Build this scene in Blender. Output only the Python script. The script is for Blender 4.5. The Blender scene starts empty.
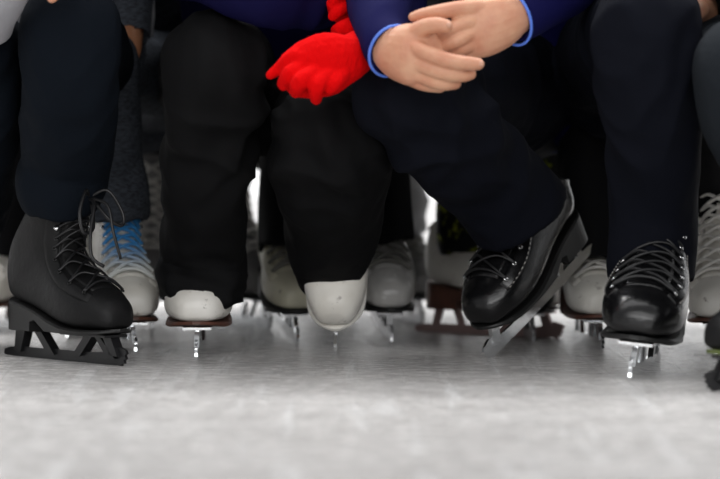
import bpy, bmesh, math, random
from mathutils import Vector, Matrix, noise
from mathutils.bvhtree import BVHTree
random.seed(4)
SC = bpy.context.scene
COL = SC.collection
V = Vector
# ------------------------------------------------------------------ camera frame used while laying things out
F, H, HY, D0 = 2700.0, 0.30, 152.0, 3.9
def P(px, py, d):
    return V(((px-360)*d/F, d-D0, H-(py-HY)*d/F))
def ground(px, d):
    return V(((px-360)*d/F, d-D0, 0))
# ------------------------------------------------------------------ materials
def mat(name, col, rough=.6, metal=0, bump=0, bscale=60, var=0, vscale=8, spec=.5, coat=0, col2=None, stretch=(1,1,1), sheen=0, sss=0, bstretch=(1,1,1), scuff=None):
    m = bpy.data.materials.new(name); m.use_nodes = True
    nt = m.node_tree; b = nt.nodes['Principled BSDF']; N = nt.nodes.new; L = nt.links.new
    b.inputs['Base Color'].default_value = (*col, 1)
    b.inputs['Roughness'].default_value = rough
    b.inputs['Metallic'].default_value = metal
    b.inputs['Specular IOR Level'].default_value = spec
    if coat: b.inputs['Coat Weight'].default_value = coat; b.inputs['Coat Roughness'].default_value = .12
    if sheen: b.inputs['Sheen Weight'].default_value = sheen; b.inputs['Sheen Roughness'].default_value = .5
    if sss:
        b.inputs['Subsurface Weight'].default_value = sss; b.inputs['Subsurface Radius'].default_value = (.01,.004,.002)
        b.inputs['Subsurface Scale'].default_value = .6
    tc = N('ShaderNodeTexCoord')
    src = None
    if var or col2:
        mp = N('ShaderNodeMapping'); mp.inputs['Scale'].default_value = stretch; L(tc.outputs['Object'], mp.inputs[0])
        n = N('ShaderNodeTexNoise'); n.inputs['Scale'].default_value = vscale; n.inputs['Detail'].default_value = 6; L(mp.outputs[0], n.inputs['Vector'])
        r = N('ShaderNodeValToRGB'); r.color_ramp.elements[0].position = .35; r.color_ramp.elements[1].position = .68
        c2 = col2 or tuple(max(0, c*(1-var)) for c in col)
        r.color_ramp.elements[0].color = (*c2, 1); r.color_ramp.elements[1].color = (*col, 1)
        L(n.outputs[0], r.inputs[0]); src = r.outputs[0]
        if scuff:
            n2 = N('ShaderNodeTexNoise'); n2.inputs['Scale'].default_value = 45; n2.inputs['Detail'].default_value = 8; n2.inputs['Roughness'].default_value=.7
            L(tc.outputs['Object'], n2.inputs['Vector'])
            r2 = N('ShaderNodeValToRGB'); r2.color_ramp.elements[0].position = .60; r2.color_ramp.elements[1].position = .68
            L(n2.outputs[0], r2.inputs[0])
            mx = N('ShaderNodeMix'); mx.data_type = 'RGBA'; L(r2.outputs[0], mx.inputs[0]); L(src, mx.inputs[6]); mx.inputs[7].default_value = (*scuff, 1)
            src = mx.outputs[2]
        L(src, b.inputs['Base Color'])
    if bump:
        mp = N('ShaderNodeMapping'); mp.inputs['Scale'].default_value = bstretch; L(tc.outputs['Object'], mp.inputs[0])
        n = N('ShaderNodeTexNoise'); n.inputs['Scale'].default_value = bscale; n.inputs['Detail'].default_value = 5; L(mp.outputs[0], n.inputs['Vector'])
        bp = N('ShaderNodeBump'); bp.inputs['Strength'].default_value = bump; bp.inputs['Distance'].default_value = .003
        L(n.outputs[0], bp.inputs['Height']); L(bp.outputs[0], b.inputs['Normal'])
    return m
M = {}
M['navy_twill'] = mat('navy_twill', (.0044,.0066,.0105), .88, bump=.35, bscale=90, spec=.08)
M['navy_black'] = mat('navy_black', (.0042,.0050,.0090), .85, bump=.3, bscale=60, spec=.09)
M['black_nylon'] = mat('black_nylon', (.0042,.0042,.0047), .8, bump=.3, bscale=50, spec=.12)
M['deep_black'] = mat('deep_black', (.004,.004,.005), .8, spec=.15)
M['charcoal'] = mat('charcoal', (.013,.016,.020), .85, bump=.3, bscale=120, spec=.12)
M['heather'] = mat('heather', (.085,.095,.115), .9, var=.6, vscale=120, stretch=(1,1,3), bump=.4, bscale=150, spec=.1)
M['grey_cloth'] = mat('grey_cloth', (.22,.22,.225), .85, bump=.3, bscale=60, spec=.1)
M['blue_jacket'] = mat('blue_jacket', (.0055,.0055,.052), .8, bump=.25, bscale=40, spec=.08)
M['purple_jacket'] = mat('purple_jacket', (.005,.0045,.036), .8, bump=.25, bscale=40, spec=.08)
M['light_jacket'] = mat('light_jacket', (.30,.30,.32), .8, bump=.3, bscale=70)
M['piping'] = mat('piping', (.10,.22,.80), .55)
M['red_knit'] = mat('red_knit', (.66,.0022,.003), .9, bump=.7, bscale=220, bstretch=(1,1,.5), spec=.05)
M['skin'] = mat('skin', (.64,.345,.215), .5, var=.0, col2=(.56,.25,.15), vscale=34, bump=.35, bscale=130, sss=.10)
M['skin_tan'] = mat('skin_tan', (.40,.17,.08), .5, sss=.05)
M['hair'] = mat('hair', (.02,.013,.01), .45, bump=.8, bscale=90, bstretch=(6,6,1))
M['boot_matte'] = mat('boot_matte', (.0065,.0065,.007), .55, bump=.25, bscale=110, var=.4, vscale=30, spec=.28)
M['boot_gloss'] = mat('boot_gloss', (.0045,.0045,.005), .26, bump=.6, bscale=38, spec=.42, coat=.1)
M['boot_white'] = mat('boot_white', (.80,.78,.73), .38, bump=.15, bscale=60, col2=(.64,.61,.55), vscale=12, scuff=(.30,.27,.24))
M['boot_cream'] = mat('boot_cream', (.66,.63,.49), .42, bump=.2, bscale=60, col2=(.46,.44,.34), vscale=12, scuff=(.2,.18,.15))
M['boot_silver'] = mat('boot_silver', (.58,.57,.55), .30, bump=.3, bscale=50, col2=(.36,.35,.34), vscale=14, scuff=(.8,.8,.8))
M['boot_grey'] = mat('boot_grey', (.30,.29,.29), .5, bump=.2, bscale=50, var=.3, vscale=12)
M['sole_black'] = mat('sole_black', (.008,.008,.008), .5)
M['sole_brown'] = mat('sole_brown', (.12,.045,.028), .5, var=.4, vscale=40)
M['steel'] = mat('steel', (.78,.79,.80), .16, metal=1, bump=.1, bscale=90)
M['steel_dull'] = mat('steel_dull', (.42,.42,.43), .35, metal=1, bump=.2, bscale=90)
M['steel_black'] = mat('steel_black', (.012,.012,.013), .35, spec=.5)
M['steel_rose'] = mat('steel_rose', (.34,.24,.23), .4, metal=.4)
M['lace_black'] = mat('lace_black', (.008,.008,.009), .45, spec=.5)
M['lace_white'] = mat('lace_white', (.72,.70,.66), .8, bump=.4, bscale=300)
M['lace_grey'] = mat('lace_grey', (.16,.155,.14), .8)
M['eyelet_metal'] = mat('eyelet_metal', (.85,.85,.86), .2, metal=1)
M['eyelet_dark'] = mat('eyelet_dark', (.05,.05,.05), .3, metal=1)
M['thread'] = mat('thread', (.35,.33,.31), .7)
M['black_strap'] = mat('black_strap', (.006,.006,.006), .6)
M['green_edge'] = mat('green_edge', (.10,.13,.03), .5)
M['rubber_ring'] = mat('rubber_ring', (.02,.02,.02), .5)
M['eye_white'] = mat('eye_white', (.8,.8,.8), .2)
# blue-to-white dyed laces: colour runs along the lace, a dye of its own
def lace_dyed():
    m = bpy.data.materials.new('lace_dyed'); m.use_nodes = True; nt = m.node_tree; b = nt.nodes['Principled BSDF']
    at = nt.nodes.new('ShaderNodeVertexColor'); at.layer_name = 'dye'
    nt.links.new(at.outputs[0], b.inputs['Base Color']); b.inputs['Roughness'].default_value = .7
    return m
M['lace_dyed'] = lace_dyed()
def lace_trousers():  # black tights with scattered yellow-green print
    m = mat('yellow_print', (.006,.006,.007), .75, spec=.2); nt = m.node_tree; b = nt.nodes['Principled BSDF']
    tc = nt.nodes.new('ShaderNodeTexCoord'); n = nt.nodes.new('ShaderNodeTexNoise'); n.inputs['Scale'].default_value = 60; n.inputs['Detail'].default_value = 3
    r = nt.nodes.new('ShaderNodeValToRGB'); r.color_ramp.elements[0].position = .55; r.color_ramp.elements[1].position = .68
    r.color_ramp.elements[0].color = (.006,.006,.007,1); r.color_ramp.elements[1].color = (.30,.34,.02,1)
    nt.links.new(tc.outputs['Object'], n.inputs['Vector']); nt.links.new(n.outputs[0], r.inputs[0]); nt.links.new(r.outputs[0], b.inputs['Base Color'])
    return m
M['yellow_print'] = lace_trousers()
# ------------------------------------------------------------------ object helpers
def link(name, me, m=None, parent=None, smooth=True, label=None):
    o = bpy.data.objects.new(name, me); COL.objects.link(o)
    if m is not None and not me.materials: me.materials.append(M[m] if isinstance(m, str) else m)
    if smooth:
        for p in me.polygons: p.use_smooth = True
    if parent is not None:
        o.parent = parent; o.matrix_parent_inverse = parent.matrix_world.inverted() if parent.type != 'EMPTY' else Matrix.Translation(-parent.location)
    if label: o['label'] = label
    return o
def bm_mesh(bm, name='m'):
    bmesh.ops.recalc_face_normals(bm, faces=bm.faces[:])
    me = bpy.data.meshes.new(name); bm.to_mesh(me); bm.free(); return me
def catmull(pts, n):
    """pts: list of tuples of floats -> dense list"""
    out = []
    L = len(pts)
    if L == 2:
        return [tuple(a+(b-a)*t/n for a, b in zip(*pts)) for t in range(n+1)]
    for i in range(L-1):
        p0 = pts[max(i-1, 0)]; p1 = pts[i]; p2 = pts[i+1]; p3 = pts[min(i+2, L-1)]
        for k in range(n):
            t = k/n
            out.append(tuple(.5*((2*b)+(-a+c)*t+(2*a-5*b+4*c-d)*t*t+(-a+3*b-3*c+d)*t**3) for a, b, c, d in zip(p0, p1, p2, p3)))
    out.append(tuple(pts[-1])); return out
def loft(bm, st, seg=20, n=4, hollow=0, cap=True, ref=V((1,0,0)), round_ends=False):
    """st: [(Vector, ra, rb)], ra along ref direction"""
    raw = [(p.x, p.y, p.z, a, b) for p, a, b in st]
    d = catmull(raw, n)
    cs = [V(q[:3]) for q in d]; tangs = []
    for i in range(len(cs)):
        t = cs[min(i+1, len(cs)-1)]-cs[max(i-1, 0)]; tangs.append(t.normalized())
    rings = []
    def ring(c, t, a, b, k=1):
        s = ref - t*ref.dot(t)
        if s.length < .05: s = V((0,0,1)) - t*t.z
        s.normalize(); u = t.cross(s)
        return [bm.verts.new(c + s*(a*k*math.cos(w)) + u*(b*k*math.sin(w))) for w in [2*math.pi*j/seg for j in range(seg)]]
    if round_ends:
        q = d[0]; r = min(q[3], q[4])
        for k in (.35, .7, .92):
            rings.append(ring(cs[0]-tangs[0]*r*math.sqrt(1-k*k), tangs[0], q[3], q[4], k))
    for c, t, q in zip(cs, tangs, d): rings.append(ring(c, t, max(q[3],.0008), max(q[4],.0008)))
    if round_ends:
        q = d[-1]; r = min(q[3], q[4])
        for k in (.92, .7, .35):
            rings.append(ring(cs[-1]+tangs[-1]*r*math.sqrt(1-k*k), tangs[-1], q[3], q[4], k))
    if hollow:
        q = d[-1]; rings.append(ring(cs[-1], tangs[-1], q[3], q[4], .84))
        rings.append(ring(cs[-1]-tangs[-1]*hollow, tangs[-1], q[3], q[4], .8))
    for a, b in zip(rings, rings[1:]):
        for j in range(seg): bm.faces.new((a[j], a[(j+1)%seg], b[(j+1)%seg], b[j]))
    if cap: bm.faces.new(rings[0]); bm.faces.new(rings[-1])
def capsule(bm, a, b, ra, rb, seg=16): loft(bm, [(a, ra, ra), (b, rb, rb)], seg=seg, n=3, round_ends=True, ref=V((.97,.1,.21)).normalized())
def ball(bm, c, r, s=(1,1,1), seg=16):
    mt = Matrix.Translation(c) @ Matrix.Diagonal((s[0]*r, s[1]*r, s[2]*r, 1))
    bmesh.ops.create_uvsphere(bm, u_segments=seg, v_segments=seg//2+2, radius=1, matrix=mt)
def tube(bm, pts, r, seg=6, n=4, closed=False):
    if closed:
        pts = list(pts)+[pts[0]]
    d = [V(q) for q in catmull([tuple(p) for p in pts], n)]
    prev = None; rings = []
    for i, c in enumerate(d):
        t = (d[min(i+1, len(d)-1)]-d[max(i-1, 0)]).normalized()
        if prev is None: prev = t.orthogonal().normalized()
        s = (prev - t*prev.dot(t)).normalized(); prev = s; u = t.cross(s)
        rings.append([bm.verts.new(c+(s*math.cos(w)+u*math.sin(w))*r) for w in [2*math.pi*j/seg for j in range(seg)]])
    for a, b in zip(rings, rings[1:]):
        for j in range(seg): bm.faces.new((a[j], a[(j+1)%seg], b[(j+1)%seg], b[j]))
    bm.faces.new(rings[0]); bm.faces.new(rings[-1])
    return [v for r_ in rings for v in r_]
def remesh(bm, vox, smooth=4, fold=None, name='m'):
    bmesh.ops.recalc_face_normals(bm, faces=bm.faces[:])
    me = bpy.data.meshes.new(name); bm.to_mesh(me); bm.free()
    o = bpy.data.objects.new('tmp', me); COL.objects.link(o)
    r = o.modifiers.new('r', 'REMESH'); r.mode = 'VOXEL'; r.voxel_size = vox
    if smooth:
        s = o.modifiers.new('s', 'SMOOTH'); s.factor = .5; s.iterations = smooth
    dg = bpy.context.evaluated_depsgraph_get(); ev = o.evaluated_get(dg)
    out = bpy.data.meshes.new_from_object(ev); out.materials.clear()
    bpy.data.objects.remove(o); bpy.data.meshes.remove(me)
    if fold:
        out.update()
        ns = [v.normal.copy() for v in out.vertices]
        for v, nn in zip(out.vertices, ns): v.co = v.co + nn*fold(v.co, nn)
        out.update()
    return out
def join_meshes(ms):
    bm = bmesh.new()
    for m in ms: bm.from_mesh(m)
    me = bpy.data.meshes.new('j'); bm.to_mesh(me); bm.free(); return me
def ridged(p):
    a = noise.noise(p); return 1-2*abs(a)
def folds(amp=.004, f=(13,13,4.5), seed=0, bunches=()):
    def fn(co, n):
        q = V((co.x*f[0]+seed, co.y*f[1], co.z*f[2]+seed*.7))
        w = noise.noise_vector(V((co.x*4+seed, co.y*4, co.z*4)))*1.2
        d = amp*(ridged(q+w)-.45)*1.1 + amp*.5*noise.noise(q*2.3+w)
        for c, rad, a, fz in bunches:
            e = (co-c).length/rad
            if e < 1:
                k = (1-e*e)
                d += a*k*(ridged(V((co.x*7+seed+w.x, co.y*7, (co.z+co.x*.25)*fz)))-.4)
        return d
    return fn
# ------------------------------------------------------------------ ice skate
ST = [ # Ty Tz By Bz hw   (forward is +y here, sole plane at z=0)
 (.1400,.026,.1400,.017,.009), (.1375,.036,.138,.009,.0190), (.128,.048,.130,.004,.0290), (.108,.059,.110,.003,.0390),
 (.082,.070,.082,.002,.0455), (.052,.083,.045,.004,.0465), (.030,.098,.008,.011,.043), (.014,.114,-.030,.022,.038),
 (.004,.130,-.075,.033,.035), (-.002,.144,-.108,.039,.034), (-.006,.156,-.124,.052,.0345), (-.009,.170,-.128,.085,.035),
 (-.011,.190,-.122,.125,.037), (-.011,.212,-.114,.172,.040), (-.010,.235,-.111,.212,.043), (-.009,.250,-.111,.246,.045)]
class Boot:
    def __init__(s, lean=.0, fat=1.0, short=0):
        a = []; s.k = 15.0/(15-short)
        for (ty, tz, by, bz, w) in ST[:len(ST)-short]:
            f = lambda y, z: y + max(0, z-.10)*lean*(1 if z > .14 else max(0, (z-.10)/.04))
            a.append((f(ty, tz), tz, f(by, bz), bz, w*fat))
        s.d = catmull(a, 5); s.n = len(s.d)-1
    def at(s, u):
        x = max(0, min(.9999, u))*s.n; i = int(x); t = x-i
        return tuple(p+(q-p)*t for p, q in zip(s.d[i], s.d[min(i+1, s.n)]))
    def pt(s, u, th, off=0):
        ty, tz, by, bz, w = s.at(u)
        c = V((0, (ty+by)/2, (tz+bz)/2)); v = V((0, (ty-by)/2, (tz-bz)/2))
        cs, sn = math.cos(th), math.sin(th)
        if cs >= 0:   e1, e2 = .95, .95
        else:         e1, e2 = .55, .62
        a = abs(cs)**e1*(1 if cs >= 0 else -1); b = abs(sn)**e2*(1 if sn >= 0 else -1)
        # lower half bulges out wider than the instep
        p = c + v*a + V((w*b, 0, 0))
        if off:
            q = p-c; 
            if q.length > 1e-5: p = p + (V((q.x/max(w,.01), 0, 0)) + v.normalized()*a).normalized()*off
        return p
US, UE = .238, .975
def boot_mesh(B):
    bm = bmesh.new(); seg = 36; rings = []
    for i in range(B.n+1):
        u = i/B.n
        rings.append([bm.verts.new(B.pt(u, 2*math.pi*j/seg)) for j in range(seg)])
    for a, b in zip(rings, rings[1:]):
        for j in range(seg): bm.faces.new((a[j], a[(j+1)%seg], b[(j+1)%seg], b[j]))
    bm.faces.new(rings[0]); 
    # padded rim and the open top of the shaft
    c = V((0, (B.d[-1][0]+B.d[-1][2])/2, 0))
    prev = rings[-1]
    for k, dz in ((1.04,.004),(.98,.008),(.86,.004),(.78,-.04)):
        r = [bm.verts.new(V(((v.co.x)*k, c.y+(v.co.y-c.y)*k, v.co.z+dz))) for v in rings[-1]]
        for j in range(seg): bm.faces.new((prev[j], prev[(j+1)%seg], r[(j+1)%seg], r[j]))
        prev = r
    bm.faces.new(prev)
    return bm_mesh(bm)
def strip(B, u0, u1, th0, th1, off, nu=26, nt=6, thick=.0025, bm=None):
    own = bm is None
    if own: bm = bmesh.new()
    th0f = th0 if callable(th0) else (lambda u: th0); th1f = th1 if callable(th1) else (lambda u: th1)
    g = []
    for layer in (off, off-thick-.002):
        L = []
        for i in range(nu+1):
            u = u0+(u1-u0)*i/nu
            L.append([bm.verts.new(B.pt(u, th0f(u)+(th1f(u)-th0f(u))*j/nt, (layer if layer < 0 else min(layer, .0004+(u-u0)*.05)))) for j in range(nt+1)])
        g.append(L)
    for L in g:
        for i in range(nu):
            for j in range(nt): bm.faces.new((L[i][j], L[i+1][j], L[i+1][j+1], L[i][j+1]))
    for i in range(nu):
        for j in (0, nt): bm.faces.new((g[0][i][j], g[0][i+1][j], g[1][i+1][j], g[1][i][j]))
    for j in range(nt):
        for i in (0, nu): bm.faces.new((g[0][i][j], g[0][i][j+1], g[1][i][j+1], g[1][i][j]))
    return bm_mesh(bm) if own else None
def sole_mesh(B):
    """outsole following the underside, with a stacked heel"""
    bm = bmesh.new(); rows = []; tab = []
    for i in range(0, 301):
        ty, tz, by, bz, w = B.at(i/300*.8)
        tab.append((by, bz, w))
    tab = [q for q in tab if q[1] < .0395]
    def look(y):
        best = min(tab, key=lambda q: abs(q[0]-y)); return best[1], best[2]
    ys = [.1425,.1415,.139,.135,.130,.124,.117,.109,.10]+[.10-.0075*i for i in range(1, 16)]+[-.0345,-.0355,-.0475,-.0485,-.06,-.075,-.09,-.10,-.108,-.115,-.121,-.126,-.129,-.1305]
    ys = sorted(set(ys), reverse=True)
    wf = look(.08)[1]*.95; wb = look(-.095)[1]*.93
    for y in ys:
        z, w = look(max(-.105, min(.128, y)))
        w *= .95
        if y > .08: w = wf*max(.03, 1-((y-.08)/.0628)**2)**.58
        if y < -.095: w = wb*math.sqrt(max(.03, 1-((y+.095)/.036)**2)); z = .038+max(0, -.115-y)*.3
        zt = z-.0005
        if y > .115: zt = .0020+(y-.115)*.10
        if y >= 0: zb = -.005+max(0, y-.11)*.16
        elif y > -.0348: zb = -.007+(-y)*.50
        elif y > -.048: zb = .0105-(-.0348-y)*.25
        else: zb = -.007
        zb = min(zb, zt-.004)
        rows.append([bm.verts.new(V(q)) for q in ((-w*.9,y,zt),(-w,y,zt-.002),(-w,y,zb+.001),(-w*.96,y,zb),(w*.96,y,zb),(w,y,zb+.001),(w,y,zt-.002),(w*.9,y,zt))])
    for a, b in zip(rows, rows[1:]):
        for j in range(8): bm.faces.new((a[j], a[(j+1)%8], b[(j+1)%8], b[j]))
    bm.faces.new(rows[0]); bm.faces.new(rows[-1])
    return bm_mesh(bm)
def extr(bm, poly, x0, x1):
    a = [bm.verts.new((x0, y, z)) for y, z in poly]; b = [bm.verts.new((x1, y, z)) for y, z in poly]
    bm.faces.new(a); bm.faces.new(b); n = len(poly)
    for j in range(n): bm.faces.new((a[j], a[(j+1)%n], b[(j+1)%n], b[j]))
ZB = -.052  # ice level below the sole plane
def blade_meshes(kind):
    t = .0022
    run = bmesh.new()
    bot = [(.150,-.030),(.146,-.041)]; 
    pick = [(.150,-.026),(.1535,-.031),(.149,-.034),(.1515,-.039),(.1465,-.041),(.148,-.046),(.141,-.047),(.1405,-.0505)]
    bottom = [(y, ZB+.0000+ (y/.15)**2*.0035 if y > 0 else ZB+(y/.15)**2*.0025) for y in [.132-.29*i/16 for i in range(17)]]
    poly = pick+bottom+[(-.162,-.047),(-.160,-.040),(-.14,-.036),(-.10,-.0345),(-.05,-.0345),(0,-.034),(.06,-.034),(.10,-.032),(.135,-.022)]
    extr(run, poly, -t, t)
    runner = bm_mesh(run)
    hold = bmesh.new(); front = hold
    def post(a, b, wa, wb, x=.0032):  # slanted strut in the blade plane
        extr(hold, [(a[0]-wa, a[1]), (a[0]+wa, a[1]), (b[0]+wb, b[1]), (b[0]-wb, b[1])], -x, x)
    zt = -.0088
    x = .008 if kind == 'black' else .0035
    extr(hold, [(.125,zt+.0035),(.125,zt),(.012,zt),(.012,zt+.0035)], -.021, .021)
    if kind == 'black':
        post((.112,zt),(.128,-.036),.010,.010,x); post((.088,zt),(.122,-.040),.006,.010,x); post((.066,zt),(.035,-.040),.010,.010,x)
    else:
        post((.112,zt),(.122,-.034),.009,.010,x); post((.040,zt),(.030,-.036),.010,.006,x); post((.085,zt),(.060,-.036),.004,.004,x)
    hold = rear = bmesh.new()
    extr(hold, [(-.055,zt+.0035),(-.055,zt),(-.122,zt),(-.122,zt+.0035)], -.017, .017)
    def post2(a, b, wa, wb, x): extr(rear, [(a[0]-wa, a[1]), (a[0]+wa, a[1]), (b[0]+wb, b[1]), (b[0]-wb, b[1])], -x, x)
    if kind == 'black': post2((-.064,zt),(-.030,-.042),.009,.009,x); post2((-.110,zt),(-.118,-.042),.012,.008,x)
    else: post2((-.070,zt),(-.060,-.036),.007,.006,x); post2((-.108,zt),(-.116,-.036),.008,.006,x)
    return runner, (bm_mesh(front), bm_mesh(rear))
ROLL = -6
def skate(parent, pos, yaw, pitch=0, size=1, style='white', lace='lace_white', sole='sole_brown', blade='steel', holder='steel', lean=.25, roll=0,
          short=0, eyelets=False, label=None, laces=True, loops=False, eyelet='eyelet_metal', fat=1.0, plain=False, upper=None, stitch=None):
    """pos: where the toe end of the blade meets the ice; yaw: 0 = toe towards camera; positive turns the toe towards image right"""
    B = Boot(lean, fat, short); K = B.k; us = US*K; N0 = 10 if not short else 8; du = (UE-us)/N0
    R = Matrix.Rotation(math.pi+math.radians(yaw), 4, 'Z') @ Matrix.Rotation(math.radians(-pitch), 4, 'X') @ Matrix.Rotation(math.radians(roll), 4, 'Y')
    piv = V((0, .12, ZB+.002)) if pitch < 3 else V((0, .1405, -.0505))
    T = Matrix.Translation(pos) @ R @ Matrix.Scale(size, 4) @ Matrix.Translation(-piv)
    def put(name, me, m, par, lab=None, smooth=True):
        me.transform(T); return link(name, me, m, par, smooth, lab)
    b = put('ice_skate', boot_mesh(B), style, parent, label)
    put('sole', sole_mesh(B), sole, b, None, False)
    rn, hd = blade_meshes('black' if holder == 'steel_black' else 'std')
    put('blade', rn, blade, b, None, False); [put('blade_holder', q, holder, b, None, False) for q in hd]
    # tongue showing between the facings, and standing above the rim
    put('tongue', strip(B, us-.01, .985, -.55, .55, .0025, nt=8), upper or style, b)
    fa = lambda u: .62+.25*max(0, .45*K-u)
    for s in ((-1, 1) if laces else ()):
        put('facing', strip(B, us-.03, .995, (lambda u, s=s: s*fa(u)), (lambda u, s=s: s*(fa(u)+.50)), .0032, nt=5), style, b)
        for i in range(N0 if eyelets else 0):
            et = bmesh.new()
            u = us+i*du
            c = B.pt(u, s*(fa(u)+.13), .0045); c2 = B.pt(u, s*(fa(u)+.13), .012); nrm = (c2-c).normalized()
            q = nrm.to_track_quat('Z', 'Y').to_matrix().to_4x4()
            if i < 6: # flat rings
                t1 = nrm.orthogonal().normalized(); t2 = nrm.cross(t1)
                tube(et, [c+(t1*math.cos(w)+t2*math.sin(w))*.0030 for w in [math.pi*2*k/8 for k in range(8)]], .0011, 5, 1, closed=True)
                put('eyelet', bm_mesh(et), 'eyelet_dark' if style == 'boot_matte' else eyelet, b)
            else:     # speed hooks: one turned stud
                loft(et, [(c-nrm*.001, .0035,.0035),(c+nrm*.001,.0025,.0025),(c+nrm*.0035,.0022,.0022),(c+nrm*.005,.0042,.0042),(c+nrm*.0062,.003,.003)], seg=8, n=2)
                put('lace_hook', bm_mesh(et), eyelet, b)
        if stitch:
            sb = bmesh.new()
            for i in range(26):
                u = us-.02+i*(.98-us)/26; th = s*(fa(u)+.44)
                tube(sb, [B.pt(u, th, .0042), B.pt(u+.012, th, .0042)], .0008, 4, 1)
            put('stitching', bm_mesh(sb), stitch, b)
    # welt seam of the toe cap
    if laces:
        lb = bmesh.new(); N = N0; LR = .0019 if lace == 'lace_black' else .0027
        for i in range(N):
            u = us+i*du; un = min(.98, u+du)
            for s in (-1, 1):
                mid = [(u, s*(fa(u)+.13), .006), (u+.010, s*.32, .011), (u+(un-u)*.5, 0, .0135 if s > 0 else .0105), (un-.010, -s*.32, .011), (un, -s*(fa(un)+.13), .006)]
                if un > .975: continue
                vs = tube(lb, [B.pt(a, t, o) for a, t, o in mid], LR, 6, 4)
            if i == 0:
                tube(lb, [B.pt(u-.004, th, o) for th, o in ((-fa(u)-.1,.006),(-.3,.009),(0,.010),(.3,.009),(fa(u)+.1,.006))], LR, 6, 4)
        if loops:
            top = B.pt(.93, 0, .012)
            for s, w, l in ((1,.035,.05),(-1,.03,.04)):
                tube(lb, [top, top+V((s*w*.6,.022,.012)), top+V((s*w*1.2,.035,-.02)), top+V((s*w*1.1,.04,-l)), top+V((s*w*.5,.036,-l*.85)), top+V((s*.004,.012,-.008))], .0026, 6, 5)
            tube(lb, [top, top+V((.012,.03,-.01)), top+V((.03,.045,-.05)), top+V((.035,.055,-.085)), top+V((.02,.065,-.10))], .0026, 6, 5)
            tube(lb, [top, top+V((-.012,.03,-.01)), top+V((-.012,.045,-.05)), top+V((-.022,.050,-.09))], .0026, 6, 5)
            ball(lb, top, .006)
        me = bm_mesh(lb)
        if lace == 'lace_dyed':
            ca = me.color_attributes.new('dye', 'FLOAT_COLOR', 'POINT')
            for v in me.vertices:
                h = v.co.z; k = max(0, min(1, (h-.070)/.045))
                k = k*k*(3-2*k)
                w = V((.66,.68,.66)); c = V((.05,.32,.74)); e = w*(1-k)+c*k
                ca.data[v.index].color = (e.x, e.y, e.z, 1)
        put('laces', me, lace, b)
    return b, B, T
# ------------------------------------------------------------------ people
def person(label, base, group=None):
    o = bpy.data.objects.new('person', None); COL.objects.link(o); o.location = base
    o.empty_display_size = .1
    o['label'] = label; o['category'] = 'person'
    if group: o['group'] = group
    return o
def tocloth(lst, dd=1.0):
    """[(px,py,d,rpx[,depth factor])] -> loft stations"""
    out = []
    for q in lst:
        px, py, d, r = q[:4]; k = q[4] if len(q) > 4 else .95
        out.append((P(px, py, d), r*d/F, r*d/F*k))
    return out
LEGS = {}
def trousers(parent, legs, hips, m, vox=.0055, amp=.0035, seed=1, bunches=(), name='trousers', hr=.13, ref=V((1,0,0)), label=None, f=(13,13,4.5), thigh_r=(.082,.10), sm=3):
    """legs: [(stations, hip joint)], hips: pelvis centre"""
    bm = bmesh.new()
    LEGS[parent.name] = [(tocloth(stn), hj) for stn, hj in legs]
    for stn, hj in legs:
        st = tocloth(stn); loft(bm, st, seg=28, n=5, hollow=.02, ref=ref)
        k, kr = st[0][0], st[0][1]
        ball(bm, k, kr*.99, (1,.95,1), 20)
        capsule(bm, k, hj, kr*.92, thigh_r[1], 20)
        capsule(bm, hj, hips, thigh_r[1], hr*.8)
    ball(bm, hips, hr, (1.25,.95,.95), 20)
    me = remesh(bm, vox, sm, folds(amp, f, seed, bunches))
    return link(name, me, m, parent, True, label)
def simple_hand(c, t, side):
    """relaxed hand with palm, four curled fingers and a thumb, starting at the wrist c and pointing along t"""
    dn = (V((0,-.35,-1)) - t*t.dot(V((0,-.35,-1))))
    dn = dn.normalized() if dn.length > .1 else V((0,-1,0))
    w = t.cross(dn).normalized()*side; n = dn
    bm = bmesh.new()
    loft(bm, [(c-t*.01, .024,.02), (c+t*.03, .032,.018), (c+t*.06, .040,.016), (c+t*.09, .038,.013)], seg=18, n=4, ref=w, round_ends=True)
    for k, ln in enumerate((.066,.075,.070,.055)):
        b = c+t*.085+w*(.030-.0195*k)
        loft(bm, [(b, .009,.009), (b+t*ln*.45+n*.004, .0085,.0085), (b+t*ln*.75+n*ln*.28, .008,.008), (b+t*ln*.82+n*ln*.55, .0068,.0068)], seg=10, n=4, round_ends=True)
    b = c+t*.03+w*.026
    loft(bm, [(b, .012,.012), (b+t*.025+w*.022+n*.01, .0105,.0105), (b+t*.055+w*.026+n*.022, .009,.009)], seg=10, n=4, round_ends=True)
    return remesh(bm, .0028, 3)
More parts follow.
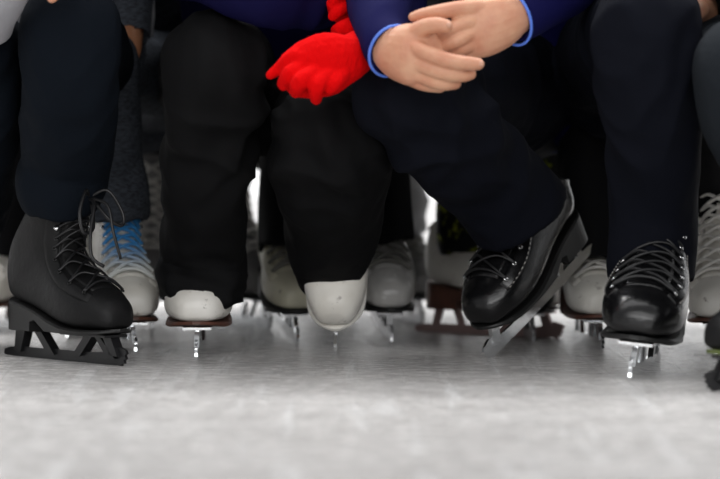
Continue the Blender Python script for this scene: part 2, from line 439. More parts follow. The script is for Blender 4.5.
def upper(parent, hips, sh, neck, head, arms, jm, skin='skin', jr=1.0, sleeves=None, legs=(), glove=None, hair=True, jseed=3, hand_shapes=None, jl=None, hands=(1,1)):
    """body (one continuous mesh), jacket, hair. arms: [(shoulder, elbow, wrist)]"""
    bm = bmesh.new(); hand_parts = []
    chest = sh
    capsule(bm, hips, hips.lerp(chest, .5), .10, .10); capsule(bm, hips.lerp(chest, .5), chest, .10, .11)
    capsule(bm, chest, neck, .07, .05); capsule(bm, neck, head-V((0,0,.03)), .048, .05)
    for s, e, w in arms:
        capsule(bm, chest, s, .07, .05)
        i = ARMI = arms.index((s, e, w))
        if sleeves and sleeves[i]:
            q = sleeves[i]; capsule(bm, s, q[0][0], .045, .036)
            loft(bm, [(p, a*.62, b*.62) for p, a, b in q], seg=14, n=3, round_ends=True, ref=V((0,0,1))); end, dr = q[-1][0], (q[-1][0]-q[-2][0]).normalized()
        else:
            capsule(bm, s, e, .042, .034); capsule(bm, e, w, .034, .024); end, dr = w, (w-e).normalized()
        if hands[i]: hand_parts.append(simple_hand(end, dr, 1 if i else -1))
    for stn, hj in LEGS[parent.name]:
        k = stn[0][0]; capsule(bm, hips, hj, .08, .06); capsule(bm, hj, k, .055, .034)
        loft(bm, [(p, max(.022, a*.5), max(.022, b*.5)) for p, a, b in stn[:-1]]+[(stn[-1][0].lerp(stn[-2][0], .35), .022, .022)], seg=14, n=3, round_ends=True)
    # head: skull, jaw, nose, ears
    f = (V((0,-1,-.15))).normalized()
    ball(bm, head+V((0,.012,.02)), .092, (.83,1.0,1.0)); ball(bm, head+V((0,-.03,-.045)), .062, (.9,.95,1.05))
    capsule(bm, head+V((0,-.088,.015)), head+V((0,-.106,-.018)), .008, .012)
    for s in (-1, 1): ball(bm, head+V((s*.079,.008,-.01)), .026, (.35,.75,1.2))
    ball(bm, head+V((0,-.086,-.055)), .018, (1.4,.5,.35))
    me = remesh(bm, .007, 3)
    hs = list(hand_shapes or [])+hand_parts
    if hs: me = join_meshes([me]+hs)
    body = link('body', me, skin, parent)
    for s in (-1, 1):
        eb = bmesh.new(); ball(eb, head+V((s*.030,-.0735,.008)), .011); e = link('eye', bm_mesh(eb), 'eye_white', parent)
        ib = bmesh.new(); ball(ib, head+V((s*.030,-.0822,.008)), .0052, (1,.6,1)); link('iris', bm_mesh(ib), 'hair', e)
        ib = bmesh.new(); loft(ib, [(head+V((s*.016,-.088,.026)), .003,.003), (head+V((s*.032,-.086,.031)), .004,.0035), (head+V((s*.048,-.076,.026)), .0025,.0025)], seg=8, n=3, round_ends=True, ref=V((0,0,1))); link('eyebrow', bm_mesh(ib), 'hair', parent)
    hb = bmesh.new(); ball(hb, head+V((0,.028,.042)), .098, (.90,1.0,.97)); ball(hb, head+V((0,.065,-.02)), .075, (.95,.8,1.1))
    link('hair', remesh(hb, .008, 2, folds(.004, (30,30,8), jseed)), 'hair', parent)
    jb = bmesh.new()
    capsule(jb, hips+V((0,-.0,.03)), hips.lerp(chest, .5), .145*jr, .15*jr, 24); capsule(jb, hips.lerp(chest, .5), chest+V((0,0,-.02)), .15*jr, .15*jr, 24)
    capsule(jb, chest, neck-V((0,0,.025)), .10, .068)
    for i, (s, e, w) in enumerate(arms):
        capsule(jb, chest, s, .11, .078)
        if sleeves and sleeves[i]:
            capsule(jb, s, sleeves[i][0][0], .072, sleeves[i][0][1]*.98); loft(jb, sleeves[i], seg=24, n=5, hollow=.02, ref=V((0,0,1)))
            ball(jb, sleeves[i][0][0], sleeves[i][0][1], (1,1,1))
        else:
            capsule(jb, s, e, .070, .058); loft(jb, [(e, .058,.058), (e.lerp(w, .5), .054,.054), (w, .042,.042)], seg=20, n=4, hollow=.015, ref=V((.1,.2,.97)).normalized()); ball(jb, e, .058)
    link('jacket', remesh(jb, .0065, 2, folds(.004, (12,12,9), jseed)), jm, parent, True, jl)
    return body
def finger(bm, pts, d=None, rs=None):
    """pts [(px,py,d,rpx)]"""
    st = [(P(a, b, c), r*c/F, r*c/F) for a, b, c, r in pts]
    loft(bm, st, seg=14, n=4, round_ends=True, ref=V((0,1,0)))
def X(v, dx=0, dy=0, dz=0): return v+V((dx,dy,dz))
def squat(px, d, hz=.40, back=.34):
    h = ground(px, d); return V((h.x, h.y+back, hz))

# ---- person 1: far left, navy trousers, matte black skates, pale sleeve
h1 = squat(32, 3.92, .42, .42)
p1 = person('person at the left edge crouching in navy trousers and matte black skates, pale sleeve', ground(45, 4.1))
L1a = [(70,28,3.74,50),(70,80,3.76,49),(68,125,3.82,47),(66,162,3.88,44),(62,184,3.89,46,1.1),(63,208,3.90,37,1.3)]
L1b = [(-22,40,3.80,44),(-20,110,3.88,40),(-22,170,4.02,38,1.1),(-32,208,4.12,40,1.3)]
hj = [h1+V((.055,0,0)), h1+V((-.10,0,0))]
trousers(p1, [(L1a, hj[0]), (L1b, hj[1])], h1, 'navy_twill', hr=.11, thigh_r=(.07,.075), amp=.005, seed=2.2, bunches=[(P(62,196,3.92),.065,.012,50)])
skate(p1, ground(114, 3.80), 42, 0, .95, 'boot_matte', 'lace_black', 'sole_black', 'steel_black', 'steel_black', lean=.62, short=2, eyelets=True, loops=True, eyelet='eyelet_metal', label='matte black boot, laces tied in a bow')
skate(p1, ground(-30, 4.0), 12, 0, .93, 'boot_matte', 'lace_black', 'sole_black', 'steel_black', 'steel_black', lean=.3)
c1 = h1+V((.0,-.16,.36)); 
hb = bmesh.new()
for k, (a, b) in enumerate(((36,-22),(43,-16),(51,-10),(58,-14))):
    finger(hb, [(a-2,b-34,3.60,6),(a,b-14,3.6,6),(a+1,b+8,3.6,5.5)])
loft(hb, [(P(35,-92,3.62),.024,.022),(P(42,-62,3.62),.038,.02),(P(46,-36,3.6),.042,.018)], round_ends=True)
upper(p1, h1, c1, c1+V((0,-.03,.13)), c1+V((0,-.06,.25)), [(c1+V((.17,0,.02)), P(150,-70,3.85), P(36,-78,3.62)), (c1+V((-.17,0,.02)), P(-75,10,3.85), P(-30,-10,3.7))], 'light_jacket', 'skin', hands=(0,1),
      sleeves=[[(P(110,-80,3.90),.055,.055),(P(85,-90,3.78),.048,.048),(P(55,-98,3.66),.042,.04),(P(38,-94,3.62),.034,.032),(P(35,-78,3.615),.030,.028)], [(P(-50,45,3.86),.05,.05),(P(-20,20,3.72),.045,.045),(P(2,-5,3.64),.036,.036),(P(14,-28,3.62),.03,.03)]],
      legs=[(hj[0], P(76,28,3.74), P(64,220,3.98)), (hj[1], P(-22,40,3.8), P(-18,230,4.03))], hand_shapes=[remesh(hb, .002, 3)])

# ---- person 2: behind, heathered grey clothes, white skates with blue laces
h2 = V((P(125,0,4.5).x, .75, .42))
p2 = person('person behind in heathered grey clothes wearing white skate with blue laces', ground(125, 4.3))
L2a = [(112,60,4.12,28),(112,110,4.16,29),(112,160,4.18,31,1.2),(117,195,4.17,32,1.45),(118,220,4.17,31,1.6)]
L2b = [(75,60,4.42,28),(74,130,4.46,30),(72,205,4.48,30,1.4)]
trousers(p2, [(L2a, h2+V((.06,0,0))), (L2b, h2+V((-.12,0,0)))], h2, 'heather', amp=.004, seed=5.1, bunches=[(P(115,205,4.2),.07,.006,70)])
skate(p2, ground(133, 4.04), 13, 0, 1.0, 'boot_white', 'lace_dyed', 'sole_brown', 'steel', 'steel', lean=.3, label='white boot with blue-dyed laces', eyelet='eyelet_metal', fat=1.0, short=4, eyelets=True)
skate(p2, ground(70, 4.34), -4, 0, 1.0, 'boot_white', 'lace_white', 'sole_brown', 'steel', 'steel', lean=.3, short=3)
c2 = h2+V((0,-.16,.36))
hb = bmesh.new(); finger(hb, [(124,52,4.11,5),(122,64,4.10,5),(121,78,4.10,3.8)]); finger(hb, [(129,52,4.13,5),(127,66,4.12,5),(125,80,4.12,3.8)])
finger(hb, [(134,52,4.15,5),(133,66,4.15,5),(131,82,4.15,3.8)])
loft(hb, [(P(130,28,4.16),.018,.016),(P(128,44,4.13),.022,.015),(P(127,56,4.12),.020,.011)], round_ends=True)
upper(p2, h2, c2, c2+V((0,-.03,.13)), c2+V((0,-.06,.25)), [(c2+V((-.15,0,0)), P(100,-100,4.3), P(128,0,4.15)), (c2+V((.16,0,0)), P(235,-70,4.45), P(215,-50,4.35))], 'heather', 'skin_tan', hands=(0,1),
      sleeves=[[(P(120,-90,4.25),.05,.05),(P(129,-20,4.20),.042,.042),(P(133,10,4.18),.036,.034),(P(132,38,4.16),.030,.028)], None],
      legs=[(h2+V((.06,0,0)), P(112,60,4.12), P(118,225,4.22)), (h2+V((-.12,0,0)), P(75,60,4.42), P(72,210,4.5))], hand_shapes=[remesh(hb, .0022, 3)])

# ---- person 3: black trousers, red gloves, white skates
h3 = V((P(275,0,4.25).x, .42, .42))
p3 = person('person in black trousers and navy jacket with red gloves and white skates', ground(265, 4.1))
L3a = [(215,62,3.76,51),(213,105,3.80,50),(208,160,3.86,46),(204,215,3.92,40),(204,255,4.00,43,1.1),(203,280,3.99,45,1.04),(202,302,3.99,44,1.02)]
L3b = [(330,146,3.82,60),(331,178,3.88,56),(331,215,3.95,49),(332,250,4.03,41,1.1),(332,276,4.07,35,1.1),(331,290,4.08,29,1.2)]
hj = [h3+V((-.09,0,0)), h3+V((.09,0,0))]
trousers(p3, [(L3a, hj[0]), (L3b, hj[1])], h3, 'black_nylon', amp=.009, seed=8.4, f=(12,12,5), bunches=[(P(205,285,3.95),.09,.009,45), (P(235,130,3.78),.12,.012,20), (P(328,150,3.78),.15,.014,20), (P(330,275,4.0),.06,.005,60)])
skate(p3, ground(197, 3.93), 1, 0, 1.0, 'boot_white', 'lace_white', 'sole_brown', 'steel', 'steel', lean=.3, laces=False, label='white boot, toe showing under the hem', fat=1.10)
skate(p3, ground(336, 4.03), -2, 46, 1.05, 'boot_white', 'lace_white', 'boot_white', 'steel', 'steel', lean=-.3, laces=False, label='white boot with the heel lifted', fat=.98, short=4)
c3 = h3+V((0,-.20,.34))
gb = bmesh.new()  # near gloved hand draped over the knee
loft(gb, [(P(362,48,3.66),.026,.030),(P(348,58,3.62),.032,.030),(P(330,63,3.6),.042,.028),(P(308,70,3.6),.040,.026),(P(296,74,3.6),.034,.022)], round_ends=True, ref=V((0,0,1)), n=4)
for pts in ([(312,52,3.61,10),(295,57,3.59,9),(280,68,3.6,7),(270,75,3.6,4.5)],
            [(305,66,3.59,9),(290,74,3.575,8.5),(284,84,3.59,7)],
            [(316,72,3.58,9),(300,82,3.56,9),(296,92,3.58,6.5)],
            [(330,74,3.58,9),(317,86,3.56,8.5),(316,97,3.57,6.5),(316,100,3.58,5)],
            [(345,70,3.6,9),(336,82,3.57,8),(330,88,3.57,6.5)]):
    finger(gb, pts)
glove = link('glove', remesh(gb, .0018, 3, folds(.0006, (60,60,60), 3)), 'red_knit', p3, label='red glove draped over the knee')
gb = bmesh.new()  # the other glove, held above
loft(gb, [(P(368,0,3.76),.022,.022),(P(352,8,3.74),.028,.024),(P(342,4,3.73),.026,.02)], round_ends=True, ref=V((0,0,1)))
for pts in ([(350,6,3.72,7),(339,10,3.70,7),(333,16,3.70,5.5)], [(352,24,3.70,7.5),(343,28,3.69,8),(337,30,3.7,6.5)], [(362,22,3.7,9),(350,30,3.69,8)], [(346,-8,3.72,8),(336,-4,3.7,7),(332,4,3.7,6)]):
    finger(gb, pts)
link('glove', remesh(gb, .0018, 3), 'red_knit', p3, label='red glove half behind the blue sleeve')
upper(p3, h3, c3, c3+V((0,-.03,.13)), c3+V((0,-.06,.25)), [(c3+V((-.18,0,.02)), P(182,-42,3.76), P(322,-3,3.80)), (c3+V((.18,0,.02)), P(392,32,3.86), P(362,47,3.68))], 'purple_jacket', 'skin', hands=(0,0),
      sleeves=[[(P(182,-42,3.74),.058,.055),(P(215,-34,3.72),.056,.05),(P(262,-16,3.72),.058,.05),(P(300,-6,3.76),.052,.045),(P(330,-2,3.80),.040,.035)],
               [(P(392,30,3.86),.05,.05),(P(378,40,3.76),.042,.042),(P(362,46,3.69),.030,.030)]],
      legs=[(hj[0], P(215,62,3.76), P(203,262,4.09)), (hj[1], P(330,146,3.82), P(331,272,4.12))])

# ---- person 4: second row behind the black-trousered person
h4 = V((P(330,0,4.7).x, .80, .36))
p4 = person('person crouching behind in black trousers with pale worn skates either side of the red-gloved one', ground(335, 4.5))
L4a = [(288,110,4.32,34),(289,165,4.34,29),(285,215,4.34,28,1.4),(283,252,4.33,26,1.7)]
L4b = [(380,110,4.30,36),(380,165,4.34,30),(384,215,4.35,28,1.4),(387,244,4.35,27,1.6)]
hj = [h4+V((-.09,0,0)), h4+V((.09,0,0))]
trousers(p4, [(L4a, hj[0]), (L4b, hj[1])], h4, 'deep_black', amp=.003, seed=3.3, vox=.007)
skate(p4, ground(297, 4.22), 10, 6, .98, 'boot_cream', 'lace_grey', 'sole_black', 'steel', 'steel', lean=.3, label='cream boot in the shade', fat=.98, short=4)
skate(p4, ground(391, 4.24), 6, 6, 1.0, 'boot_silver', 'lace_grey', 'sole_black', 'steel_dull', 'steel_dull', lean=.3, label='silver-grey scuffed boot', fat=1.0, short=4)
c4 = h4+V((0,-.18,.38))
upper(p4, h4, c4, c4+V((0,-.03,.13)), c4+V((0,-.06,.25)), [(c4+V((-.18,0,0)), P(250,40,4.35), P(320,60,4.25)), (c4+V((.18,0,0)), P(420,40,4.35), P(345,62,4.25))], 'deep_black', 'skin',
      legs=[(hj[0], P(283,110,4.32), P(282,260,4.42)), (hj[1], P(386,110,4.30), P(389,255,4.42))])

# ---- person 5: back row, grey trousers, far skates
h5 = V((P(400,0,5.1).x, 1.30, .40))
p5 = person('blurred person in the back row in loose grey trousers and grey skates', ground(415, 5.0))
L5a = [(402,95,4.74,30),(404,150,4.80,25),(403,190,4.85,22,1.3),(404,232,4.86,22,1.7)]
L5b = [(350,95,4.8,28),(348,170,4.85,24),(334,220,4.98,24,1.4)]
hj = [h5+V((.06,0,0)), h5+V((-.10,0,0))]
trousers(p5, [(L5a, hj[0]), (L5b, hj[1])], h5, 'grey_cloth', amp=.004, seed=6.3, vox=.007, bunches=[(P(411,200,4.82),.10,.016,26)])
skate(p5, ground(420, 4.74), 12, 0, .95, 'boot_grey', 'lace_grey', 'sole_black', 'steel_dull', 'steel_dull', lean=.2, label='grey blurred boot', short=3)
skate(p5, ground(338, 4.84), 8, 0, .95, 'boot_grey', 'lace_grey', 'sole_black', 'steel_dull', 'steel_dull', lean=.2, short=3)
c5 = h5+V((0,-.16,.38))
upper(p5, h5, c5, c5+V((0,-.03,.13)), c5+V((0,-.06,.25)), [(c5+V((-.18,0,0)), P(340,30,4.9), P(380,50,4.8)), (c5+V((.18,0,0)), P(450,30,4.9), P(400,55,4.75))], 'deep_black', 'skin',
      legs=[(hj[0], P(404,95,4.74), P(408,228,4.93)), (hj[1], P(350,95,4.8), P(334,225,5.0))])

# ---- person 6: clasped hands, blue sleeves, glossy black skates
h6 = V((P(560,0,4.25).x, .40, .42))
p6 = person('person with bare clasped hands, blue sleeves with light blue cuffs and glossy black skates', ground(560, 4.0))
L6a = [(408,92,3.72,56),(440,130,3.78,56),(474,161,3.86,51),(499,188,3.90,49),(514,206,3.93,53),(521,216,3.94,53)]
L6b = [(646,22,3.60,54),(648,80,3.62,51),(652,140,3.66,47),(654,200,3.72,44,1.1),(653,250,3.74,44,1.2),(653,281,3.74,43,1.2)]
hj = [h6+V((-.06,0,-.01)), h6+V((.10,0,0))]
bm = bmesh.new()
trousers(p6, [(L6a, hj[0]), (L6b, hj[1])], h6, 'navy_black', amp=.008, seed=11.7, thigh_r=(.08,.125), bunches=[(P(470,140,3.75),.18,.013,20), (P(650,80,3.6),.12,.006,18), (P(651,262,3.7),.07,.004,60)])
skate(p6, ground(492, 3.93), -41, 31, 1.0, 'boot_gloss', 'lace_black', 'sole_black', 'steel', 'steel', lean=.1, short=4, eyelets=True, label='glossy black boot with heel raised off the ice', eyelet='eyelet_metal', stitch='thread', fat=1.08)
skate(p6, ground(632, 3.575), -13, 0, 1.08, 'boot_gloss', 'lace_black', 'sole_black', 'steel', 'steel', lean=.3, short=5, eyelets=True, label='glossy black boot flat on the ice', stitch='thread', fat=1.12, roll=ROLL)
c6 = h6+V((-.05,-.26,.42))
# clasped hands
D = 3.56
ha = bmesh.new()   # hand from the image left
loft(ha, [(P(384,47,D+.035),.026,.022),(P(396,52,D+.015),.036,.024),(P(408,54,D),.041,.024),(P(420,56,D),.040,.022),(P(430,60,D+.005),.034,.018)], round_ends=True, ref=V((0,0,1)), n=5)
for pts in ([(414,34,D-.005,11),(426,27,D-.018,9),(437,25,D-.026,8.2),(446,26,D-.028,7)],       # thumb
            [(408,44,D-.006,9.5),(424,52,D-.024,8.6),(446,60,D-.034,8),(464,63,D-.034,7.4),(478,64,D-.032,6.4)],  # index
            [(408,58,D-.004,9.5),(424,66,D-.018,8.6),(446,73,D-.024,8),(462,75,D-.020,7.4),(470,74,D-.016,6.4)],
            [(408,70,D,9),(424,77,D-.010,8.2),(442,83,D-.012,7.8),(455,83,D-.006,6.6)],
            [(410,78,D+.008,8),(424,84,D,7.4),(440,87,D+.002,6.2)]): finger(ha, pts)
hbm = bmesh.new()  # hand from the image right
E = 3.60
loft(hbm, [(P(524,12,E+.02),.026,.022),(P(514,14,E),.031,.024),(P(498,22,E-.01),.037,.024),(P(480,28,E-.014),.040,.022),(P(466,31,E-.012),.037,.018)], round_ends=True, ref=V((0,0,1)), n=5)
for pts in ([(480,8,E-.02,10),(458,9,E-.03,8.4),(438,12,E-.034,7.6),(422,15,E-.03,6.6),(413,17,E-.028,5)],
            [(474,20,E-.024,9),(458,26,E-.032,8.4),(444,34,E-.034,7.6),(434,40,E-.026,6.6)],
            [(474,32,E-.022,9),(458,40,E-.034,8.2),(444,46,E-.030,7.4),(436,50,E-.02,6.6)],
            [(476,42,E-.016,9),(462,48,E-.026,8),(450,54,E-.018,7)],
            [(482,48,E-.008,8.5),(468,53,E-.014,7.4),(456,56,E-.006,6)]): finger(hbm, pts)
# fingernails
wr = [P(380,44,D+.05), P(526,10,E+.03)]
s6a = [(P(378,-85,3.84),.066,.066),(P(380,-30,3.76),.051,.050),(P(379,8,3.68),.046,.044),(P(381,36,3.62),.040,.035),(P(392,51,3.585),.037,.031)]
s6b = [(P(610,-75,3.80),.075,.07),(P(575,-40,3.74),.066,.06),(P(545,-12,3.67),.052,.046),(P(522,8,3.62),.042,.034),(P(510,17,3.60),.040,.032)]
upper(p6, h6, c6, c6+V((0,-.03,.13)), c6+V((0,-.06,.25)), [(c6+V((-.20,0,.0)), s6a[0][0], wr[0]), (c6+V((.20,0,.0)), s6b[0][0], wr[1])], 'blue_jacket', 'skin', hands=(0,0), sleeves=[s6a, s6b],
      legs=[(hj[0], P(408,92,3.72), P(560,228,4.06)), (hj[1], P(646,22,3.6), P(652,275,3.74))], hand_shapes=[remesh(ha, .0016, 3), remesh(hbm, .0016, 3)], jr=1.05)
def cuff(parent, st, k=1.03, r=.0020):
    c, a, b = st[-1]; t = (st[-1][0]-st[-2][0]).normalized(); ref = V((0,0,1)); s = (ref-t*ref.dot(t)).normalized(); u = t.cross(s)
    bm = bmesh.new(); tube(bm, [c+s*(a*k*math.cos(w))+u*(b*k*math.sin(w)) for w in [2*math.pi*j/20 for j in range(20)]], r, 8, 2, closed=True)
    link('cuff_piping', bm_mesh(bm), 'piping', parent, label='light blue cuff edge')
cuff(p6, s6a); cuff(p6, s6b)
# nails
M['nail'] = mat('nail', (.58,.31,.21), .3)
for px, py, d in ((449,25,D-.036),(481,64,D-.038)):
    nb = bmesh.new(); bmesh.ops.create_uvsphere(nb, u_segments=12, v_segments=8, radius=1, matrix=Matrix.Translation(P(px, py, d)) @ Matrix.Diagonal((.0045,.0025,.004,1)))
    link('fingernail', bm_mesh(nb), 'nail', p6)

# ---- person 7: behind the clasped-hands person, white skate with brown heel
h7 = V((P(520,0,4.8).x, .95, .40))
p7 = person('person behind the clasped hands in black trousers with yellow-green print, white skate with brown heel', ground(480, 4.6))
L7a = [(470,90,4.42,36),(470,140,4.44,34),(470,190,4.46,34),(470,228,4.45,35,1.1),(472,250,4.45,34,1.2)]
L7b = [(560,90,4.42,34),(552,160,4.46,30),(545,230,4.5,24)]
hj = [h7+V((-.09,0,0)), h7+V((.09,0,0))]
trousers(p7, [(L7a, hj[0]), (L7b, hj[1])], h7, 'yellow_print', amp=.003, seed=4.9, vox=.007, bunches=[(P(457,230,4.5),.07,.006,50)])
skate(p7, ground(548, 4.36), 52, 0, .95, 'boot_white', 'lace_white', 'sole_brown', 'steel_rose', 'steel_rose', lean=.2, label='white boot with brown heel and dull reddish blade', short=3)
skate(p7, ground(532, 4.30), 4, 0, .95, 'boot_matte', 'lace_black', 'sole_black', 'steel_dull', 'steel_dull', lean=.2, label='dark boot in the shade', short=3)
c7 = h7+V((0,-.18,.38))
upper(p7, h7, c7, c7+V((0,-.03,.13)), c7+V((0,-.06,.25)), [(c7+V((-.18,0,0)), P(430,10,4.5), P(500,60,4.4)), (c7+V((.18,0,0)), P(610,10,4.5), P(520,60,4.4))], 'deep_black', 'skin',
      legs=[(hj[0], P(455,90,4.42), P(457,252,4.53)), (hj[1], P(560,90,4.42), P(545,235,4.5))])

# ---- person 8: right, worn white skates
h8 = V((P(690,0,4.5).x, .70, .40))
p8 = person('person behind at right in black trousers and scuffed white skates with white laces', ground(670, 4.3))
L8a = [(716,60,4.00,34),(715,120,4.04,32),(715,170,4.15,31,1.2),(715,204,4.18,31,1.5)]
L8b = [(598,60,4.25,34),(591,140,4.24,32,1.2),(587,220,4.20,32,1.5),(586,268,4.18,31,1.6)]
hj = [h8+V((.09,0,0)), h8+V((-.09,0,0))]
trousers(p8, [(L8a, hj[0]), (L8b, hj[1])], h8, 'deep_black', amp=.003, seed=7.9, vox=.007)
skate(p8, ground(717, 4.0), -8, 0, 1.02, 'boot_white', 'lace_white', 'sole_brown', 'steel', 'steel', lean=.2, short=2, eyelets=True, label='scuffed white boot with white laces')
skate(p8, ground(600, 4.10), 4, 0, 1.0, 'boot_white', 'lace_white', 'sole_brown', 'steel', 'steel', lean=.2, short=4, label='white boot toe between two black skates', fat=.95)
c8 = h8+V((0,-.18,.38))
upper(p8, h8, c8, c8+V((0,-.03,.13)), c8+V((0,-.06,.25)), [(c8+V((-.18,0,0)), P(600,-30,4.35), P(650,0,4.2)), (c8+V((.18,0,0)), P(760,0,4.2), P(700,10,4.1))], 'deep_black', 'skin',
      legs=[(hj[0], P(716,60,4.0), P(713,215,4.19)), (hj[1], P(610,60,4.3), P(584,230,4.28))])

# ---- person 9: right edge, charcoal knee and black toe
h9 = V((P(800,0,4.1).x, .35, .42))
p9 = person('person at the right edge, charcoal trouser knee and black skate toe in view', ground(760, 3.8))
L9a = [(742,66,3.52,50),(746,108,3.54,48),(764,155,3.56,45),(794,205,3.52,44,1.2),(814,250,3.50,40,1.3)]
L9b = [(850,60,3.6,48),(852,150,3.66,44),(852,270,3.72,38)]
hj = [h9+V((-.09,0,0)), h9+V((.09,0,0))]
trousers(p9, [(L9a, hj[0]), (L9b, hj[1])], h9, 'charcoal', amp=.003, seed=1.9)
skate(p9, ground(724, 3.40), -58, 0, .95, 'boot_matte', 'lace_black', 'green_edge', 'steel_black', 'steel_black', lean=.3, label='matte black boot at the right edge')
skate(p9, ground(848, 3.5), 4, 0, .95, 'boot_matte', 'lace_black', 'green_edge', 'steel_black', 'steel_black', lean=.3)
c9 = h9+V((0,-.2,.38))
upper(p9, h9, c9, c9+V((0,-.03,.13)), c9+V((0,-.06,.25)), [(c9+V((-.18,0,0)), P(735,-40,3.75), P(780,-20,3.6)), (c9+V((.18,0,0)), P(880,-40,3.75), P(820,-20,3.6))], 'blue_jacket', 'skin',
      legs=[(hj[0], P(742,66,3.52), P(752,280,3.68)), (hj[1], P(850,60,3.6), P(852,275,3.74))])

# ---- person 10: back row between the left people, grey skates
h10 = V((P(215,0,5.0).x, 1.20, .42))
p10 = person('blurred person in the back row at left in grey skates and dark trousers', ground(210, 4.9))
L10a = [(240,60,4.70,26),(228,120,4.74,26),(221,185,4.76,25,1.5)]
L10b = [(146,60,4.70,26),(150,120,4.76,25),(153,185,4.80,26,1.5)]
hj = [h10+V((.08,0,0)), h10+V((-.09,0,0))]
trousers(p10, [(L10a, hj[0]), (L10b, hj[1])], h10, 'deep_black', amp=.003, seed=9.9, vox=.007)
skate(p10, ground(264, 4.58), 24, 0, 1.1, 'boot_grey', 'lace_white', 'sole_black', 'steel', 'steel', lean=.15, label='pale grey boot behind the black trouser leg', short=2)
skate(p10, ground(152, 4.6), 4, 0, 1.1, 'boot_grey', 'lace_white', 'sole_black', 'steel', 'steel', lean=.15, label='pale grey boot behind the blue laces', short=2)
c10 = h10+V((0,-.18,.38))
upper(p10, h10, c10, c10+V((0,-.03,.13)), c10+V((0,-.06,.25)), [(c10+V((-.18,0,0)), P(120,0,4.8), P(190,30,4.7)), (c10+V((.18,0,0)), P(290,0,4.8), P(215,30,4.7))], 'deep_black', 'skin',
      legs=[(hj[0], P(240,60,4.7), P(240,200,4.8)), (hj[1], P(146,60,4.7), P(148,200,4.8))])
# ---- person 11: back row, far left
h11 = V((P(-5,0,4.9).x, 1.05, .42))
p11 = person('person mostly hidden at the far left edge, only a white skate toe showing', ground(0, 4.7))
L11a = [(10,60,4.56,30),(10,130,4.6,26),(-4,262,4.56,29,1.7)]; L11b = [(-90,60,4.6,30),(-90,205,4.7,22)]
hj = [h11+V((.08,0,0)), h11+V((-.09,0,0))]
trousers(p11, [(L11a, hj[0]), (L11b, hj[1])], h11, 'deep_black', amp=.003, seed=1.1, vox=.008)
skate(p11, ground(-20, 4.46), -8, 0, .95, 'boot_white', 'lace_white', 'sole_brown', 'steel', 'steel', lean=.2, short=3)
c11 = h11+V((0,-.18,.38))
upper(p11, h11, c11, c11+V((0,-.03,.13)), c11+V((0,-.06,.25)), [(c11+V((-.18,0,0)), P(-80,0,4.7), P(-40,30,4.6)), (c11+V((.18,0,0)), P(80,0,4.7), P(25,30,4.6))], 'deep_black', 'skin',
      legs=[(hj[0], P(10,60,4.56), P(-4,210,4.64)), (hj[1], P(-90,60,4.6), P(-90,210,4.7))])

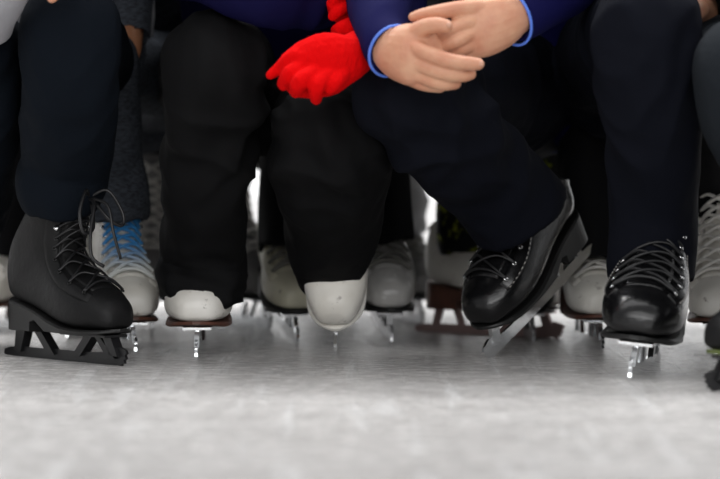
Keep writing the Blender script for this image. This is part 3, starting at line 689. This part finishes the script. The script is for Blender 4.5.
# ------------------------------------------------------------------ the rink
def struct(name, me, m):
    o = link(name, me, m, None, False); o['kind'] = 'structure'; return o
def box(bm, a, b):
    c = [(x+y)/2 for x, y in zip(a, b)]; s = [abs(y-x) for x, y in zip(a, b)]
    bmesh.ops.create_cube(bm, size=1, matrix=Matrix.Translation(c) @ Matrix.Diagonal((*s, 1)))
def ice_material():
    m = bpy.data.materials.new('ice'); m.use_nodes = True; nt = m.node_tree; b = nt.nodes['Principled BSDF']; N = nt.nodes.new; L = nt.links.new
    tc = N('ShaderNodeTexCoord')
    def nz(scale, detail, stretch=(1,1,1), rot=0, rough=.5):
        mp = N('ShaderNodeMapping'); mp.inputs['Scale'].default_value = stretch; mp.inputs['Rotation'].default_value = (0,0,rot)
        L(tc.outputs['Object'], mp.inputs[0]); n = N('ShaderNodeTexNoise'); n.inputs['Scale'].default_value = scale; n.inputs['Detail'].default_value = detail; n.inputs['Roughness'].default_value = rough
        L(mp.outputs[0], n.inputs['Vector']); return n.outputs[0]
    def ramp(src, a, b_, ca, cb):
        r = N('ShaderNodeValToRGB'); r.color_ramp.elements[0].position = a; r.color_ramp.elements[1].position = b_
        r.color_ramp.elements[0].color = (*ca,1); r.color_ramp.elements[1].color = (*cb,1); L(src, r.inputs[0]); return r.outputs[0]
    def mix(fac, a, b_, mode='MIX'):
        x = N('ShaderNodeMix'); x.data_type = 'RGBA'; x.blend_type = mode
        if isinstance(fac, float): x.inputs[0].default_value = fac
        else: L(fac, x.inputs[0])
        for s, i in ((a, 6), (b_, 7)):
            if isinstance(s, tuple): x.inputs[i].default_value = (*s, 1)
            else: L(s, x.inputs[i])
        return x.outputs[2]
    base = ramp(nz(9, 10, (.6,1,1), 0, .7), .3, .7, (.38,.365,.355), (.58,.565,.555))
    sc1 = ramp(nz(22, 3, (1,.08,1), .9), .60, .68, (0,0,0), (1,1,1))
    sc2 = ramp(nz(22, 3, (1,.08,1), -.8), .62, .70, (0,0,0), (1,1,1))
    sc3 = ramp(nz(30, 4, (1,.06,1), 1.45), .58, .68, (0,0,0), (1,1,1))
    snow = ramp(nz(48, 10, (.6,1,1), 0, .85), .52, .62, (0,0,0), (1,1,1))
    c = mix(snow, base, (.70,.69,.675))
    for s in (sc1, sc2, sc3):
        g = N('ShaderNodeMath'); g.operation = 'MULTIPLY'; g.inputs[1].default_value = .32; L(s, g.inputs[0]); c = mix(g.outputs[0], c, (.78,.78,.78))
    L(c, b.inputs['Base Color'])
    rr = N('ShaderNodeMapRange'); rr.inputs[3].default_value = .26; rr.inputs[4].default_value = .62; L(snow, rr.inputs[0]); L(rr.outputs[0], b.inputs['Roughness'])
    b.inputs['Specular IOR Level'].default_value = .30; b.inputs['IOR'].default_value = 1.31
    add = N('ShaderNodeMath'); add.operation = 'ADD'; L(sc1, add.inputs[0]); L(sc3, add.inputs[1])
    a2 = N('ShaderNodeMath'); a2.operation = 'ADD'; L(add.outputs[0], a2.inputs[0]); L(nz(120, 8, (1,1,1), 0, .75), a2.inputs[1])
    bp = N('ShaderNodeBump'); bp.inputs['Strength'].default_value = .55; bp.inputs['Distance'].default_value = .003
    L(a2.outputs[0], bp.inputs['Height']); L(bp.outputs[0], b.inputs['Normal'])
    return m
M['ice'] = ice_material()
bm = bmesh.new(); box(bm, (-12,-14,-.05), (12,3.0,0)); struct('floor', bm_mesh(bm), 'ice')
M['board_white'] = mat('board_white', (.86,.87,.88), .35, var=.06, vscale=3)
M['board_kick'] = mat('board_kick', (.70,.70,.70), .5)
M['hall_wall'] = mat('hall_wall', (.30,.31,.33), .8, var=.1, vscale=2)
bm = bmesh.new(); box(bm, (-12,2.3,0), (12,2.4,1.15)); struct('wall_back', bm_mesh(bm), 'board_white')
bm = bmesh.new(); box(bm, (-12,2.285,0), (12,2.3,.20)); struct('baseboard_back', bm_mesh(bm), 'board_kick')
bm = bmesh.new(); box(bm, (-12,2.27,1.15), (12,2.42,1.19)); struct('trim_1', bm_mesh(bm), 'board_kick')

# ------------------------------------------------------------------ light: hall lamps over the ice, plus added fill lights
def area(name, loc, size, sy, power, rot=(0,0,0), col=(1,1,1)):
    l = bpy.data.lights.new(name, 'AREA'); l.shape = 'RECTANGLE'; l.size = size; l.size_y = sy; l.energy = power; l.color = col
    o = bpy.data.objects.new(name, l); COL.objects.link(o); o.location = loc; o.rotation_euler = rot; o['kind'] = 'structure'; return o
area('hall_or_fill_light', (0,-7.5,4.2), 8, 1.5, 130, (math.radians(55),0,0))
area('hall_or_fill_light', (0,.3,5.0), 8, 5.0, 300)
area('hall_or_fill_light', (0,-13,3.2), 12, 2.0, 520, (math.radians(78),0,0))  # added low frontal fill, brightens the white boots in the back row
area('hall_or_fill_light', (0,1.3,3.6), 8, .8, 400, (math.radians(42),0,0))  # added fill tilted at the boards to whiten them, no actual lamp
w = bpy.data.worlds.new('World'); SC.world = w; w.use_nodes = True
w.node_tree.nodes['Background'].inputs[0].default_value = (.97,.98,1,1); w.node_tree.nodes['Background'].inputs[1].default_value = .42

# ------------------------------------------------------------------ camera
cam = bpy.data.cameras.new('Camera'); co = bpy.data.objects.new('Camera', cam); COL.objects.link(co)
co.location = (0,-D0,H); co.rotation_euler = (math.radians(90),0,0)
cam.lens = 135; cam.sensor_width = 36; cam.shift_y = -(239.5-HY)/720; cam.clip_start = .05
cam.dof.use_dof = True; cam.dof.focus_distance = 3.82; cam.dof.aperture_fstop = 3.2
SC.camera = co
SC.view_settings.view_transform = 'Standard'; SC.view_settings.look = 'None'; SC.view_settings.exposure = 0; SC.view_settings.gamma = 1
SC.view_settings.use_curve_mapping = False
